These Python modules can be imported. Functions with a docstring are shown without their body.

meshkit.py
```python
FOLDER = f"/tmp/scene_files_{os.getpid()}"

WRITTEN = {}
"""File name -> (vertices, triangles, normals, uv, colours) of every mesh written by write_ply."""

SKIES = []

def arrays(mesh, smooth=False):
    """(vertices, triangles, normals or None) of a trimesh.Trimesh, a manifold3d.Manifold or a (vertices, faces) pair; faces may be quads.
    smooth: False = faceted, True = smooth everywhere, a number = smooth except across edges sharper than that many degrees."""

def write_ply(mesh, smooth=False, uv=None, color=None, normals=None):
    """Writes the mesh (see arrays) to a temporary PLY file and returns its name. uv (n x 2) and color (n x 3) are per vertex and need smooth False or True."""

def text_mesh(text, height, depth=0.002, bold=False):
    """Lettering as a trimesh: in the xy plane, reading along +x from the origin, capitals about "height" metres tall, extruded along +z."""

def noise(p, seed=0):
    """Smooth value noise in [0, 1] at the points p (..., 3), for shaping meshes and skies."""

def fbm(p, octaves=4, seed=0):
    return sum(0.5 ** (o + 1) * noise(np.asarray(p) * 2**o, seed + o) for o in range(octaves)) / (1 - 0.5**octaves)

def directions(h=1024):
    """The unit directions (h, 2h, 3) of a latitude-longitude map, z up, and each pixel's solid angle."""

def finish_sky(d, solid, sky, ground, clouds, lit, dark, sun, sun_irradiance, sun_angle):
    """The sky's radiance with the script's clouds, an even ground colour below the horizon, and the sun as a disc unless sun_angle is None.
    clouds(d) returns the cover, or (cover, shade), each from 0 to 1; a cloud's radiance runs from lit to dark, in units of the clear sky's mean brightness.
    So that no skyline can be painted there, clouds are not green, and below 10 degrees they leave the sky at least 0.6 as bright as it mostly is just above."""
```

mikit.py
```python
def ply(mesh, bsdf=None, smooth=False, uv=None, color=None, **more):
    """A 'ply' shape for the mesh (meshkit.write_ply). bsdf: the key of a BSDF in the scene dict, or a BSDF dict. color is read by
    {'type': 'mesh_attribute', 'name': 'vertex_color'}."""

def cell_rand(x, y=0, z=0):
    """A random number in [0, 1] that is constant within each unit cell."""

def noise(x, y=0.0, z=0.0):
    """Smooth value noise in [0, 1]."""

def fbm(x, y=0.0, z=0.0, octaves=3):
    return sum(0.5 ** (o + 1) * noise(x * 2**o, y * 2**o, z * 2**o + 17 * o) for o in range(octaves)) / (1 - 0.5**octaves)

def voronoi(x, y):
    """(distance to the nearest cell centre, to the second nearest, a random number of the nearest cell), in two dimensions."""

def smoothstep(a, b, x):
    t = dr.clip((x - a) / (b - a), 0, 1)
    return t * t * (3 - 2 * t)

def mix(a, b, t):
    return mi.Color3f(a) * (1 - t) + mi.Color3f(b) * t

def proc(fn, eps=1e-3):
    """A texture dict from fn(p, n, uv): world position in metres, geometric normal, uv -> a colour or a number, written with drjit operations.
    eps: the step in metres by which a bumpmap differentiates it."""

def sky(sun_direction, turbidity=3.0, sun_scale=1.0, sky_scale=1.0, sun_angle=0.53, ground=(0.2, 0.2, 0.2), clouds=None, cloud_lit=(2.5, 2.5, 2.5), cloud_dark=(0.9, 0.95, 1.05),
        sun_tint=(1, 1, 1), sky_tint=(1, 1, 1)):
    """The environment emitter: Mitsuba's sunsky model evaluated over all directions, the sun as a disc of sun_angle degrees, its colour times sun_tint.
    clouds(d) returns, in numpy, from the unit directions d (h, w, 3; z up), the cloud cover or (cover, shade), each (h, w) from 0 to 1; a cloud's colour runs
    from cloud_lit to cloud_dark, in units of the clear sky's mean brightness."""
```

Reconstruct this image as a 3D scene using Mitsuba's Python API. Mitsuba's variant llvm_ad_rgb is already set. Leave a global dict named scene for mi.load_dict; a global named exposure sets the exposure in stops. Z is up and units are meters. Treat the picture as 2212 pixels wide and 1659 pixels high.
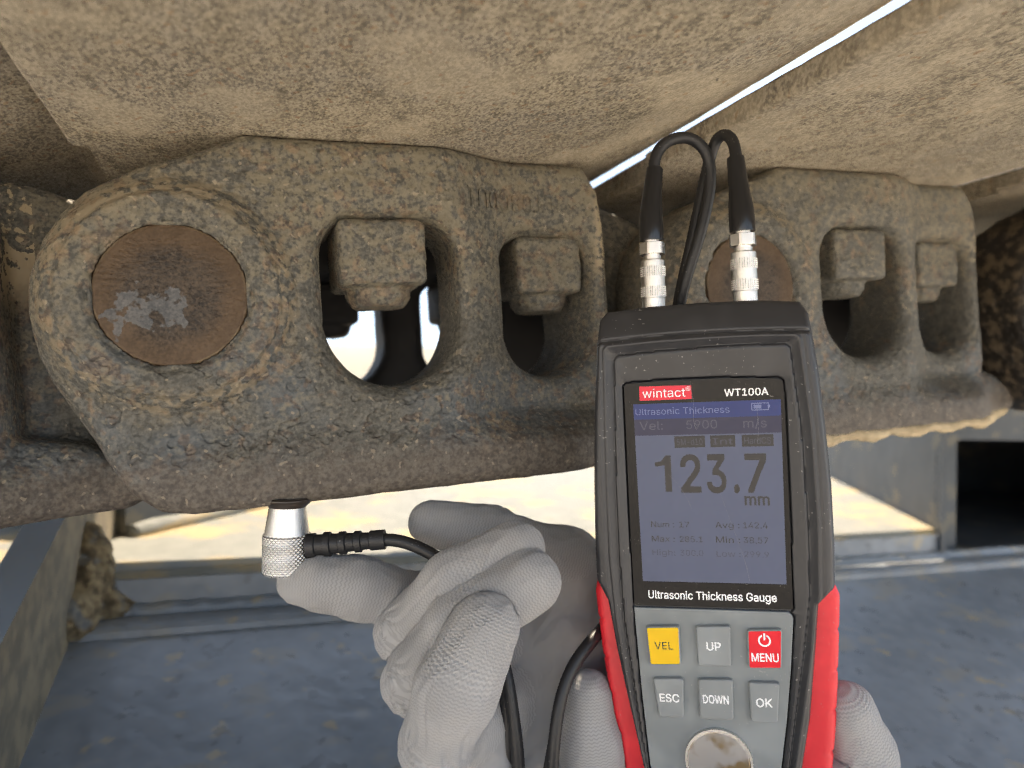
import math, numpy as np, trimesh, drjit as dr, mitsuba as mi, mikit, meshkit
import manifold3d as m3
from shapely.geometry import Polygon, Point, box as sbox
from shapely import affinity
from mikit import smoothstep, mix, proc

# ---------------------------------------------------------------- camera, sky, exposure
# axes of the track chain in camera space (x right, y up, z back); the chain's own axes: X along the chain, Y inward, Z up, millimetres from the first pin
F = 1106 / .713
d = np.array([.933, .060, -.354]); n = np.array([-.355, -.011, -.935])
d /= np.linalg.norm(d); n -= d * (n @ d); n /= np.linalg.norm(n); u = np.cross(d, n)
C2L = np.stack([d, n, u])
TILT = math.radians(5.4)                       # the upper run climbs towards the idler
R = np.array([[math.cos(TILT), 0, -math.sin(TILT)], [0, 1, 0], [math.sin(TILT), 0, math.cos(TILT)]])
PIN = np.array([0, 0, .86])
C2W = R @ C2L
CAM = R @ (C2L @ (-np.array([-.4745, .1254, -1]) * .19)) + PIN
FWD, UP = C2W @ np.array([0, 0, -1.]), C2W @ np.array([0, 1., 0])
T = mi.ScalarTransform4f
TURN = np.array([[.61, -.74, -.28], [.54, .65, -.53], [.58, .17, .80]])
scene, labels = {}, {}
scene['camera'] = {'type': 'thinlens', 'fov': 2 * math.degrees(math.atan(.713)), 'fov_axis': 'x', 'aperture_radius': .0012, 'focus_distance': .198,
                   'near_clip': .01, 'far_clip': 2000.,
                   'to_world': T().look_at(origin=CAM.tolist(), target=(CAM + FWD).tolist(), up=UP.tolist())}
SUN_EL = math.radians(62)
SUN = [.57 * math.cos(SUN_EL), .822 * math.cos(SUN_EL), math.sin(SUN_EL)]
scene['sky'] = mikit.sky(SUN, turbidity=3.0, ground=(.44, .42, .38), clouds=lambda q: .30 + 0 * q[..., 2], cloud_lit=(2.0, 1.97, 1.9))
exposure = 2.92


# ---------------------------------------------------------------- helpers
def cp(px, py, depth):
    """A point at this distance in front of the camera, along the sight line through a point of the 2212 x 1659 picture."""
    return CAM + depth * (C2W @ np.array([(px - 1106) / F, (829.5 - py) / F, -1]))


def chain(p):
    return np.asarray(p, float) / 1000 @ R.T + PIN


def moved(mesh, fn):
    v, f, _ = meshkit.arrays(mesh)
    return trimesh.Trimesh(fn(v), f, process=False)


def key_for(name, parent=None):
    base = f'{parent}__{name}' if parent else name
    k, i = base, 0
    while k in scene or k in labels or any(x.startswith(k + '__') for x in scene):
        i += 1
        k = f'{base}_{i:03d}'
    return k


def obj(name, mesh, bsdf, parent=None, smooth=30, to_world=None, **more):
    k = key_for(name, parent)
    scene[k] = mesh if isinstance(mesh, dict) else mikit.ply(mesh, bsdf, smooth, **more)
    if to_world is not None:
        scene[k] = {**scene[k], 'to_world': to_world}
    return k


def tag(k, label=None, cat=None, group=None, kind=None):
    labels[k] = {a: b for a, b in (('label', label), ('category', cat), ('group', group), ('kind', kind)) if b}
    return k


def thing(name, label, cat, group=None):
    return tag(key_for(name), label, cat, group)


def snet(val, lo, h):
    """Naive surface nets: the zero surface of a sampled field (negative inside)."""
    lo = np.asarray(lo, float)
    val = np.asarray(val, np.float32)
    s = val < 0
    c = [s[i:s.shape[0] - 1 + i, j:s.shape[1] - 1 + j, k:s.shape[2] - 1 + k] for i in (0, 1) for j in (0, 1) for k in (0, 1)]
    count = sum(x.astype(np.int8) for x in c)
    act = (count > 0) & (count < 8)
    ijk = np.argwhere(act)
    idx = np.full(act.shape, -1, np.int32)
    idx[act] = np.arange(len(ijk))
    pos, num = np.zeros((len(ijk), 3)), np.zeros((len(ijk), 1))
    cor = {(i, j, k): val[ijk[:, 0] + i, ijk[:, 1] + j, ijk[:, 2] + k] for i in (0, 1) for j in (0, 1) for k in (0, 1)}
    for a in range(3):
        for o in np.ndindex(2, 2):
            p0 = list(o); p0.insert(a, 0); p1 = list(o); p1.insert(a, 1)
            v0, v1 = cor[tuple(p0)], cor[tuple(p1)]
            x = (v0 < 0) != (v1 < 0)
            t = np.where(x, v0 / np.where(x, v0 - v1, 1), 0)
            q = np.array(p0, float)[None] + t[:, None] * (np.array(p1) - np.array(p0))[None]
            pos += q * x[:, None]; num += x[:, None]
    v = lo + h * (ijk + pos / num)
    quads = []
    for a in range(3):
        b, e = (a + 1) % 3, (a + 2) % 3
        sl0 = [slice(1, -1)] * 3; sl0[a] = slice(0, -1)
        sl1 = list(sl0); sl1[a] = slice(1, None)
        s0, s1 = s[tuple(sl0)], s[tuple(sl1)]
        e_ = np.argwhere(s0 != s1)
        if not len(e_):
            continue
        inside = s0[s0 != s1]
        g = e_ + np.array([1 if q != a else 0 for q in range(3)])
        def at(db, de):
            w = g.copy(); w[:, b] += db; w[:, e] += de
            return idx[w[:, 0], w[:, 1], w[:, 2]]
        q = np.stack([at(-1, -1), at(0, -1), at(0, 0), at(-1, 0)], 1)
        q[~inside] = q[~inside][:, ::-1]
        quads.append(q)
    q = np.vstack(quads)
    q = q[(q >= 0).all(1)]
    return trimesh.Trimesh(v, np.vstack([q[:, [0, 1, 2]], q[:, [0, 2, 3]]]), process=False)


def grid(lo, hi, h):
    return [np.arange(a, b + h, h, dtype=np.float32) for a, b in zip(lo, hi)]


def smin(a, b, k):
    e = np.maximum(k - np.abs(a - b), 0) / k
    return np.minimum(a, b) - e * e * k * .25


def smax(a, b, k):
    return -smin(-a, -b, k)


def ss(x, a, b):
    t = np.clip((x - a) / (b - a), 0, 1)
    return t * t * (3 - 2 * t)


def poly_sdf(pts, X, Z):
    P = np.asarray(pts, float)
    dist, ins = np.full(np.broadcast(X, Z).shape, 1e9), np.zeros(np.broadcast(X, Z).shape, bool)
    for a, b in zip(P, np.roll(P, -1, 0)):
        e = b - a
        t = np.clip(((X - a[0]) * e[0] + (Z - a[1]) * e[1]) / (e @ e), 0, 1)
        dist = np.minimum(dist, np.hypot(X - a[0] - t * e[0], Z - a[1] - t * e[1]))
        cr = ((a[1] > Z) != (b[1] > Z)) & (X < (b[0] - a[0]) * (Z - a[1]) / (b[1] - a[1] + 1e-12) + a[0])
        ins ^= cr
    return np.where(ins, -dist, dist).astype(np.float32)


def rbox(X, Y, Z, c, s, r):
    q = [np.abs(v - cc) - (ss_ / 2 - r) for v, cc, ss_ in zip((X, Y, Z), c, s)]
    return np.sqrt(sum(np.maximum(a, 0) ** 2 for a in q)) + np.minimum(np.maximum(np.maximum(q[0], q[1]), q[2]), 0) - r


def rough(mesh, amp, size, seed=0, octaves=3):
    """Pushes the vertices along their normals by noise (amp and size in the mesh's unit)."""
    v, f, nn = meshkit.arrays(mesh, True)
    return trimesh.Trimesh(v + nn * ((meshkit.fbm((v / size) @ TURN + 50, octaves, seed) - .5) * 2 * amp)[:, None], f, process=False)


def sweep(path, radius, sides=14, seg=None, uv=False):
    """A tube along a smooth curve through the points; radius a number or one per point."""
    P = np.asarray(path, float)
    rad = np.broadcast_to(np.asarray(radius, float), (len(P),))
    if seg:
        from scipy.interpolate import CubicSpline, PchipInterpolator
        t = np.concatenate([[0], np.cumsum(np.sqrt(np.linalg.norm(np.diff(P, axis=0), axis=1)))])
        tt = np.linspace(0, t[-1], seg)
        P, rad = CubicSpline(t, P)(tt), PchipInterpolator(t, rad)(tt)
    tan = np.gradient(P, axis=0); tan /= np.linalg.norm(tan, axis=1, keepdims=True)
    nrm = np.cross(tan[0], [.3, .1, .9]); nrm /= np.linalg.norm(nrm)
    ring, a = [], np.arange(sides) * 2 * np.pi / sides
    for p, t, r in zip(P, tan, rad):
        nrm = nrm - t * (nrm @ t); nrm /= np.linalg.norm(nrm)
        b = np.cross(t, nrm)
        ring.append(p + r * (np.cos(a)[:, None] * nrm + np.sin(a)[:, None] * b))
    V = np.vstack(ring + [P[:1], P[-1:]])
    fs, N = [], len(P)
    i = np.arange(sides); j = (i + 1) % sides
    for k in range(N - 1):
        A, B = k * sides, (k + 1) * sides
        fs += [np.stack([A + i, A + j, B + j], 1), np.stack([A + i, B + j, B + i], 1)]
    fs += [np.stack([i * 0 + N * sides, j, i], 1), np.stack([i * 0 + N * sides + 1, (N - 1) * sides + i, (N - 1) * sides + j], 1)]
    return trimesh.Trimesh(V, np.vstack(fs), process=False)


def lathe(prof, sides=48):
    """Profile (r, y) turned about the y axis, capped."""
    P = np.asarray(prof, float)
    a = np.arange(sides) * 2 * np.pi / sides
    V = np.vstack([np.stack([r * np.cos(a), a * 0 + y, r * np.sin(a)], 1) for r, y in P] + [[[0, P[0, 1], 0], [0, P[-1, 1], 0]]])
    i = np.arange(sides); j = (i + 1) % sides; N = len(P); fs = []
    for k in range(N - 1):
        A, B = k * sides, (k + 1) * sides
        fs += [np.stack([A + i, B + j, A + j], 1), np.stack([A + i, B + i, B + j], 1)]
    fs += [np.stack([i * 0 + N * sides, i, j], 1), np.stack([i * 0 + N * sides + 1, (N - 1) * sides + j, (N - 1) * sides + i], 1)]
    return trimesh.Trimesh(V, np.vstack(fs), process=False)


def prism(poly, z0, z1, bevel=0., steps=3):
    """A flat polygon raised from z0 to z1, its top edge rounded."""
    if bevel <= 0:
        m = trimesh.util.concatenate([trimesh.creation.extrude_polygon(q, z1 - z0, engine='earcut') for q in getattr(poly, 'geoms', [poly])])
        m.apply_translation([0, 0, z0]); return m
    def ring(p, k=160):
        c = np.asarray(p.exterior.coords)[:-1]
        if Polygon(c).exterior.is_ccw is False: c = c[::-1]
        ln = p.exterior
        return np.array([ln.interpolate(t, normalized=True).coords[0] for t in np.arange(k) / k])
    outer = ring(Polygon(poly.exterior.coords).buffer(0))
    if not Polygon(outer).exterior.is_ccw: outer = outer[::-1]
    K = len(outer)
    tan = np.roll(outer, -1, 0) - np.roll(outer, 1, 0)
    nr = np.stack([-tan[:, 1], tan[:, 0]], 1); nr /= np.linalg.norm(nr, axis=1, keepdims=True)
    levels = [(0, z0)] + [(bevel * (1 - math.cos(a)), z1 - bevel + bevel * math.sin(a)) for a in np.linspace(0, math.pi / 2, steps + 1)]
    V = np.vstack([np.column_stack([outer + nr * o, np.full(K, z)]) for o, z in levels])
    i = np.arange(K); j = (i + 1) % K; fs = []
    for k in range(len(levels) - 1):
        A, B = k * K, (k + 1) * K
        fs += [np.stack([A + i, A + j, B + j], 1), np.stack([A + i, B + j, B + i], 1)]
    top = V[-K:, :2]
    import mapbox_earcut as me
    tri = me.triangulate_float64(np.ascontiguousarray(top), np.array([K], np.uint32)).reshape(-1, 3).astype(int)
    A, B, Cc = top[tri[:, 0]], top[tri[:, 1]], top[tri[:, 2]]
    neg = ((B - A)[:, 0] * (Cc - A)[:, 1] - (B - A)[:, 1] * (Cc - A)[:, 0]) < 0
    tri[neg] = tri[neg][:, ::-1]
    fs += [tri + (len(levels) - 1) * K, tri[:, ::-1]]
    return trimesh.Trimesh(V, np.vstack(fs), process=False)


def text(s, x, y, w, hgt, z, depth=.08, bold=True, rot=0):
    """Lettering in millimetres: lower left corner x, y, given width and capital height."""
    m = meshkit.text_mesh(s, hgt, depth, bold)
    v = np.array(m.vertices)
    v[:, 0] -= v[:, 0].min()
    if w: v[:, 0] *= w / v[:, 0].max()
    a = math.radians(rot)
    v = np.column_stack([x + v[:, 0] * math.cos(a) - v[:, 1] * math.sin(a), y + v[:, 0] * math.sin(a) + v[:, 1] * math.cos(a), z + v[:, 2]])
    return trimesh.Trimesh(v, m.faces, process=False)


def CS(polys):
    return m3.CrossSection([p if sum(a[0] * b[1] - b[0] * a[1] for a, b in zip(p, p[1:] + p[:1])) > 0 else p[::-1] for p in map(list, polys)])


def hash3(x, y, z):
    h = (mi.UInt32(mi.Int32(x)) * 0x8da6b343) ^ (mi.UInt32(mi.Int32(y)) * 0xd8163841) ^ (mi.UInt32(mi.Int32(z)) * 0xcb1ab31f)
    h = (h ^ (h >> 15)) * 0x2c1b3c6d
    h = (h ^ (h >> 12)) * 0x297a2d39
    return mi.Float((h ^ (h >> 15)) & 0xFFFFFF) / 16777215.0


def noise(x, y=0.0, z=0.0):
    """Value noise in [0, 1] on a lattice turned away from the axes."""
    x, y, z = mi.Float(x), mi.Float(y), mi.Float(z)
    p = [.61 * x + .54 * y + .58 * z, -.74 * x + .65 * y + .17 * z, -.28 * x - .53 * y + .80 * z]
    i = [dr.floor(v) for v in p]
    t = [(v - a) * (v - a) * (3 - 2 * (v - a)) for v, a in zip(p, i)]
    def edge(b, c):
        return dr.lerp(hash3(i[0], i[1] + b, i[2] + c), hash3(i[0] + 1, i[1] + b, i[2] + c), t[0])
    return dr.lerp(dr.lerp(edge(0, 0), edge(1, 0), t[1]), dr.lerp(edge(0, 1), edge(1, 1), t[1]), t[2])


def fbm(x, y=0.0, z=0.0, octaves=3):
    out = 0
    for o in range(octaves):
        out = out + .5 ** (o + 1) * noise(x, y, z)
        x, y, z = 2.07 * (.80 * y + .60 * z) + 11, 2.07 * (-.80 * x + .36 * y - .48 * z) + 5, 2.07 * (-.60 * x - .48 * y + .64 * z) - 3
    return out / (1 - .5 ** octaves)


# ---------------------------------------------------------------- materials
def local(p):
    """World position -> chain millimetres, for wear that follows the part (polished treads, dust in the upper corners)."""
    x, y, z = p.x - PIN[0], p.y - PIN[1], p.z - PIN[2]
    c, s = math.cos(TILT), math.sin(TILT)
    return (x * c + z * s) * 1000, y * 1000, (z * c - x * s) * 1000


def steel_col(p, n_, uv):
    X, Y, Z = local(p)
    fine, mid, big = fbm(X / .75, Y / .75, Z / .75, 2), fbm(X / 1.8 + 7, Y / 1.8, Z / 1.8, 3), fbm(X / 19 + 3, Y / 19, Z / 19, 2)
    c = mix((.062, .060, .051), (.122, .116, .098), smoothstep(.2, .8, fine))
    c = mix(c, mix((.062, .072, .08), (.12, .13, .135), fine), smoothstep(.4, .62, big) * smoothstep(15, -35, Z) * .75)
    dust = smoothstep(.40, .68, mid * .50 + big * .25 + fine * .25 + Z * .0022 - .03)
    c = mix(c, (.205, .176, .117), dust * .68)
    rim = dr.sqrt(dr.square(X - 190 * dr.floor((X + 70) / 190)) + dr.square(Z))
    band = dr.exp(-dr.square((rim - 29.5) / 3.6))
    c = mix(c, (.25, .20, .13), band * smoothstep(.40, .6, mid) * .65)
    rust = smoothstep(.56, .66, fbm(X / 2.8 + 31, Y / 2.8, Z / 2.8, 3) * .72 + big * .28 + band * .09 * smoothstep(25, -5, Z))
    c = mix(c, mix((.075, .048, .033), (.24, .155, .09), smoothstep(.3, .75, fine * .5 + mid * .5)), rust * .42)
    tread = smoothstep(-40, -52, Z + (mid - .5) * 14)
    c = mix(c, mix((.055, .043, .034), (.140, .118, .092), smoothstep(.2, .8, fine * .6 + mid * .4)), tread * .88)
    lx = X - 190 * dr.floor((X + 40) / 190)
    c = mix(c, (.40, .32, .205), smoothstep(.49, .53, mid * .6 + big * .4) * smoothstep(134, 141, lx) * smoothstep(-2, 14, Z) * .9)
    spot = smoothstep(.84, .92, noise(X / 1.3 + 5, Y / 1.3, Z / 1.3))
    return mix(c, (.34, .28, .20), spot * .45)


def steel_bump(p, n_, uv):
    X, Y, Z = local(p)
    pits = smoothstep(.60, .74, noise(X / 2.1 + 9, Y / 2.1, Z / 2.1)) * smoothstep(-50, -42, Z) * smoothstep(5, -25, Z)
    return fbm(X / 1.5, Y / 1.5, Z / 1.5, 2) * (.3 + .7 * smoothstep(-52, -40, Z)) - .6 * pits


def pin_col(p, n_, uv):
    X, Y, Z = local(p)
    k = dr.floor((X + 70) / 190)
    fine, mid = fbm(X / .6, Y / .6, Z / .6, 2), fbm(X / 4, Y / 4, Z / 4, 4)
    r = dr.sqrt(dr.square(X - 190 * k) + dr.square(Z))
    c = mix((.014, .011, .009), (.088, .064, .044), smoothstep(.15, .85, fine * .55 + mid * .45))
    c = mix(c, (.115, .066, .028), smoothstep(11, 18, r + mid * 4) * .45)
    flake = smoothstep(.0, 1.4, 5.6 - dr.sqrt(dr.square((X - 190 * k + 6.5) * .72) + dr.square(Z + 3.5)) + (fbm(X / 3.0, Y, Z / 3.0, 4) - .5) * 17)
    c = mix(c, mix((.07, .076, .083), (.15, .15, .15), smoothstep(.2, .8, fine * .5 + mid * .5)), flake * .8 * smoothstep(.6, .3, k))
    return mix(c, (.26, .20, .12), smoothstep(18.2, 19.2, r) * smoothstep(.4, .6, mid) * .5)


def pin_bump(p, n_, uv):
    X, Y, Z = local(p)
    return fbm(X / .7, Y / .7, Z / .7, 2)


def shoe_col(p, n_, uv):
    X, Y, Z = local(p)
    fine = fbm(X / .55, Y / .9, Z, 2)
    mid, big = fbm(X / 3.2 + 3, Y / 5, Z / 6, 3), fbm(X / 30 + 11, Y / 34, Z / 20, 3)
    c = mix((.155, .133, .098), (.50, .43, .312), smoothstep(.2, .8, fine * .62 + mid * .38))
    grey = smoothstep(.42, .64, mid * .45 + big * .55)
    c = mix(c, mix((.14, .13, .112), (.40, .35, .275), smoothstep(.2, .8, fine)), grey * .6)
    c = mix(c, (.53, .455, .33), smoothstep(.52, .68, fbm(X / 26 + 40, Y / 30, Z / 20, 3)) * .38)
    c = mix(c, (.30, .165, .07), smoothstep(.82, .9, noise(X / 1.5 + 19, Y / 1.9, Z / 2)) * .4)
    return mix(c, (.05, .045, .04), smoothstep(.93, .97, noise(X / 2.2 + 4, Y / 2.6, 2.5)) * .6)


def shoe_bump(p, n_, uv):
    X, Y, Z = local(p)
    return fbm(X / .7, Y / 1.2, Z, 2)


def paint_col(p, n_, uv):
    X, Y, Z = p.x * 1000, p.y * 1000, p.z * 1000
    mid, big = fbm(X / 7, Y / 7, Z / 7, 3), fbm(X / 36 + 5, Y / 36, Z / 36, 3)
    c = mix((.215, .24, .265), (.29, .315, .34), smoothstep(.25, .75, mid * .4 + big * .6))
    c = mix(c, (.34, .315, .26), smoothstep(.58, .72, fbm(X / 22 + 60, Y / 16, Z / 16, 3)) * .55)
    c = mix(c, (.44, .36, .23), smoothstep(.67, .80, fbm(X / 11 + 20, Y / 11, Z / 11, 4)) * .8)
    return mix(c, (.09, .09, .09), smoothstep(.66, .76, fbm(X / 7 + 90, Y / 7, Z / 7, 3)) * .35)


def paint_bump(p, n_, uv):
    return fbm(p.x * 120, p.y * 120, p.z * 120, 2)


def legs_col(p, n_, uv):
    X, Y, Z = p.x * 1000, p.y * 1000, p.z * 1000
    c = mix((.085, .092, .095), (.125, .13, .13), fbm(X / 20, Y / 20, Z / 20, 3))
    return mix(c, (.22, .19, .13), smoothstep(.6, .7, fbm(X / 30 + 20, Y / 30, Z / 18, 3)) * .6)


def deck_col(p, n_, uv):
    X, Y, Z = p.x * 1000, p.y * 1000, p.z * 1000
    mid = fbm(X / 30 + 9, Y / 34, Z / 9, 4)
    c = mix((.17, .178, .16), (.23, .23, .205), fbm(X / 9, Y / 12, 0, 2))
    return mix(c, (.36, .28, .15), smoothstep(.48, .68, mid) * .85)


def mud_col(p, n_, uv):
    X, Y, Z = p.x * 1000, p.y * 1000, p.z * 1000
    return mix(mix((.10, .075, .045), (.34, .265, .155), smoothstep(.25, .75, fbm(X / 3, Y / 3, Z / 3, 3))), (.20, .22, .23), smoothstep(.55, .68, fbm(X / 9 + 3, Y / 9, Z / 9, 2)) * .6)


def sand_col(p, n_, uv):
    return mix((.46, .435, .385), (.60, .57, .515), fbm(p.x * 1.3, p.y * 1.3, p.z, 4))


def bank_col(p, n_, uv):
    return mix((.30, .275, .22), (.38, .35, .28), fbm(p.x * 1.3, p.y * 1.3, p.z * 2, 4))


def specks(base, amt=.5, lo=.88):
    def fn(p, n_, uv):
        X, Y, Z = p.x * 1000, p.y * 1000, p.z * 1000
        s = smoothstep(lo, lo + .05, noise(X / .55, Y / .55, Z / .55)) * smoothstep(.45, .7, noise(X / 7, Y / 7, Z / 7))
        haze_ = smoothstep(.4, .8, fbm(X / 9, Y / 9, Z / 9, 2))
        return mix(mi.Color3f(base) * (1 + .22 * haze_), (.45, .43, .40), s * amt)
    return proc(fn)


def P(color, rough_=.5, **k):
    return {'type': 'principled', 'base_color': color if isinstance(color, dict) else {'type': 'rgb', 'value': list(color)}, 'roughness': rough_, **k}


def two(b):
    return {'type': 'twosided', 'nested': b}


def bumped(b, fn, scale, eps=1e-4):
    return two({'type': 'bumpmap', 'arbitrary': proc(fn, eps), 'scale': scale, 'bsdf': b})


def knit_h(p, uv):
    a, b = uv.x, uv.y
    w = dr.sin(b * 2 * math.pi / 1.25)
    return .5 + .5 * dr.sin(a * 2 * math.pi / .86 + 1.1 * w)


def knit(p, n_, uv):
    return dr.select(uv.x < -50, .25 * noise(p.x * 700, p.y * 700, p.z * 700), knit_h(p, uv) + .3 * noise(p.x * 1500, p.y * 1500, p.z * 1500))


def glove_col(p, n_, uv):
    k = knit_h(p, uv)
    big = fbm(p.x * 110, p.y * 110, p.z * 110, 2)
    c = mix((.315, .308, .30), (.385, .377, .367), smoothstep(.1, .6, k)) * (.9 + .2 * big)  # occlusion between the threads put into the colour, gaps darker
    return dr.select(uv.x < -50, mi.Color3f(.325, .317, .308) * (.9 + .2 * big), c)


def plastic_bump(p, n_, uv):
    return noise(p.x * 3500, p.y * 3500, p.z * 3500)


scene['m_steel'] = bumped(P(proc(steel_col), .62, specular=.4), steel_bump, .0008)
scene['m_pin'] = bumped(P(proc(pin_col), .6, specular=.4), pin_bump, .0004)
scene['m_shoe'] = bumped(P(proc(shoe_col), .85, specular=.2), shoe_bump, .0005)
scene['m_paint'] = bumped(P(proc(paint_col), .36, specular=.5), paint_bump, .0006, 5e-4)
scene['m_legs'] = two(P(proc(legs_col), .6, specular=.3))
scene['m_dusty_skytop'] = two(P(proc(lambda p, n_, uv: mix(mix((.16, .138, .10), (.25, .205, .135), smoothstep(.25, .75, fbm(p.x * 130, p.y * 130, p.z * 130, 4))), (.27, .30, .33), smoothstep(.5, .8, n_.z))), .8, specular=.2))  # sides dusty; upward faces lighter blue, sky light put into the colour
scene['m_crust'] = two(P(proc(lambda p, n_, uv: mix((.30, .235, .14), (.56, .45, .29), fbm(p.x * 500, p.y * 500, p.z * 500, 2))), .95, specular=.1))
scene['m_steel_shade'] = bumped(P(proc(lambda p, n_, uv: mix((.022, .018, .014), (.105, .08, .05), smoothstep(.42, .72, fbm(p.x * 330, p.y * 330, p.z * 330, 4)))), .5, specular=.4), steel_bump, .0008)  # darker copy of the link steel, shading of the boss put into the colour
scene['m_dark'] = two(P((.032, .030, .028), .6, specular=.35))  # steel darkened to stand in for the shade between the two chains
scene['m_deck'] = two(P(proc(deck_col), .7, specular=.3))
scene['m_mud'] = bumped(P(proc(mud_col), .95, specular=.1), lambda p, n_, uv: fbm(p.x * 260, p.y * 260, p.z * 260, 3), .004, 4e-4)
scene['m_sand'] = two(P(proc(sand_col), .95, specular=.1))
scene['m_bank'] = two(P(proc(bank_col), .95, specular=.1))
scene['m_black'] = bumped(P(specks((.030, .030, .032)), .42, specular=.5), plastic_bump, .00002)
scene['m_red'] = bumped(P(specks((.62, .018, .028), .3), .45, specular=.5), plastic_bump, .00002)
scene['m_pad'] = two(P(specks((.20, .215, .215), .3), .55, specular=.35))
scene['m_key'] = two(P(specks((.225, .24, .24), .3), .5, specular=.35))
scene['m_yellow'] = two(P((.80, .50, .008), .5, specular=.3))
scene['m_keyred'] = two(P((.72, .016, .028), .5, specular=.3))
scene['m_glass'] = two(P(specks((.005, .005, .006), .25, .9), .1, specular=.2))
scene['m_lcd'] = two(P((.082, .098, .160), .2, specular=.25))
scene['m_title'] = two(P((.024, .038, .15), .2, specular=.25))
scene['m_vel'] = two(P((.030, .031, .066), .2, specular=.25))
scene['m_lcdink'] = two(P((.009, .009, .012), .25, specular=.4))
scene['m_lcdfaint'] = two(P((.040, .045, .078), .25, specular=.4))
scene['m_veltext'] = two(P((.062, .064, .10), .25, specular=.4))
scene['m_lcdlight'] = two(P((.12, .145, .29), .25, specular=.4))
scene['m_scratch'] = two(P((.16, .16, .19), .6))
scene['m_white'] = two(P((.80, .80, .80), .5))
scene['m_logo'] = two(P((.66, .012, .035), .4))
scene['m_ink'] = two(P((.02, .02, .02), .5))
scene['m_gel'] = two(P((.045, .036, .03), .12, specular=.5))
scene['m_nickel'] = two({'type': 'roughconductor', 'material': 'none', 'specular_reflectance': {'type': 'rgb', 'value': [.78, .76, .72]}, 'alpha': .22})
scene['m_disc'] = two(P(proc(lambda p, n_, uv: mix((.62, .60, .57), (.36, .26, .13), smoothstep(.42, .62, fbm(p.x * 190, p.y * 190, p.z * 190, 3)))), .33, metallic=.75))
scene['m_rubber'] = two(P(specks((.014, .014, .015), .2), .48, specular=.5))
scene['m_sleeve'] = two(P((.014, .014, .015), .16, specular=.5))
scene['m_glove'] = bumped(P(proc(glove_col), .85, specular=.2, sheen=.3), knit, .00028, 1e-4)
scene['m_sleeve_cloth'] = two(P((.05, .065, .11), .9, specular=.1))

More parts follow.
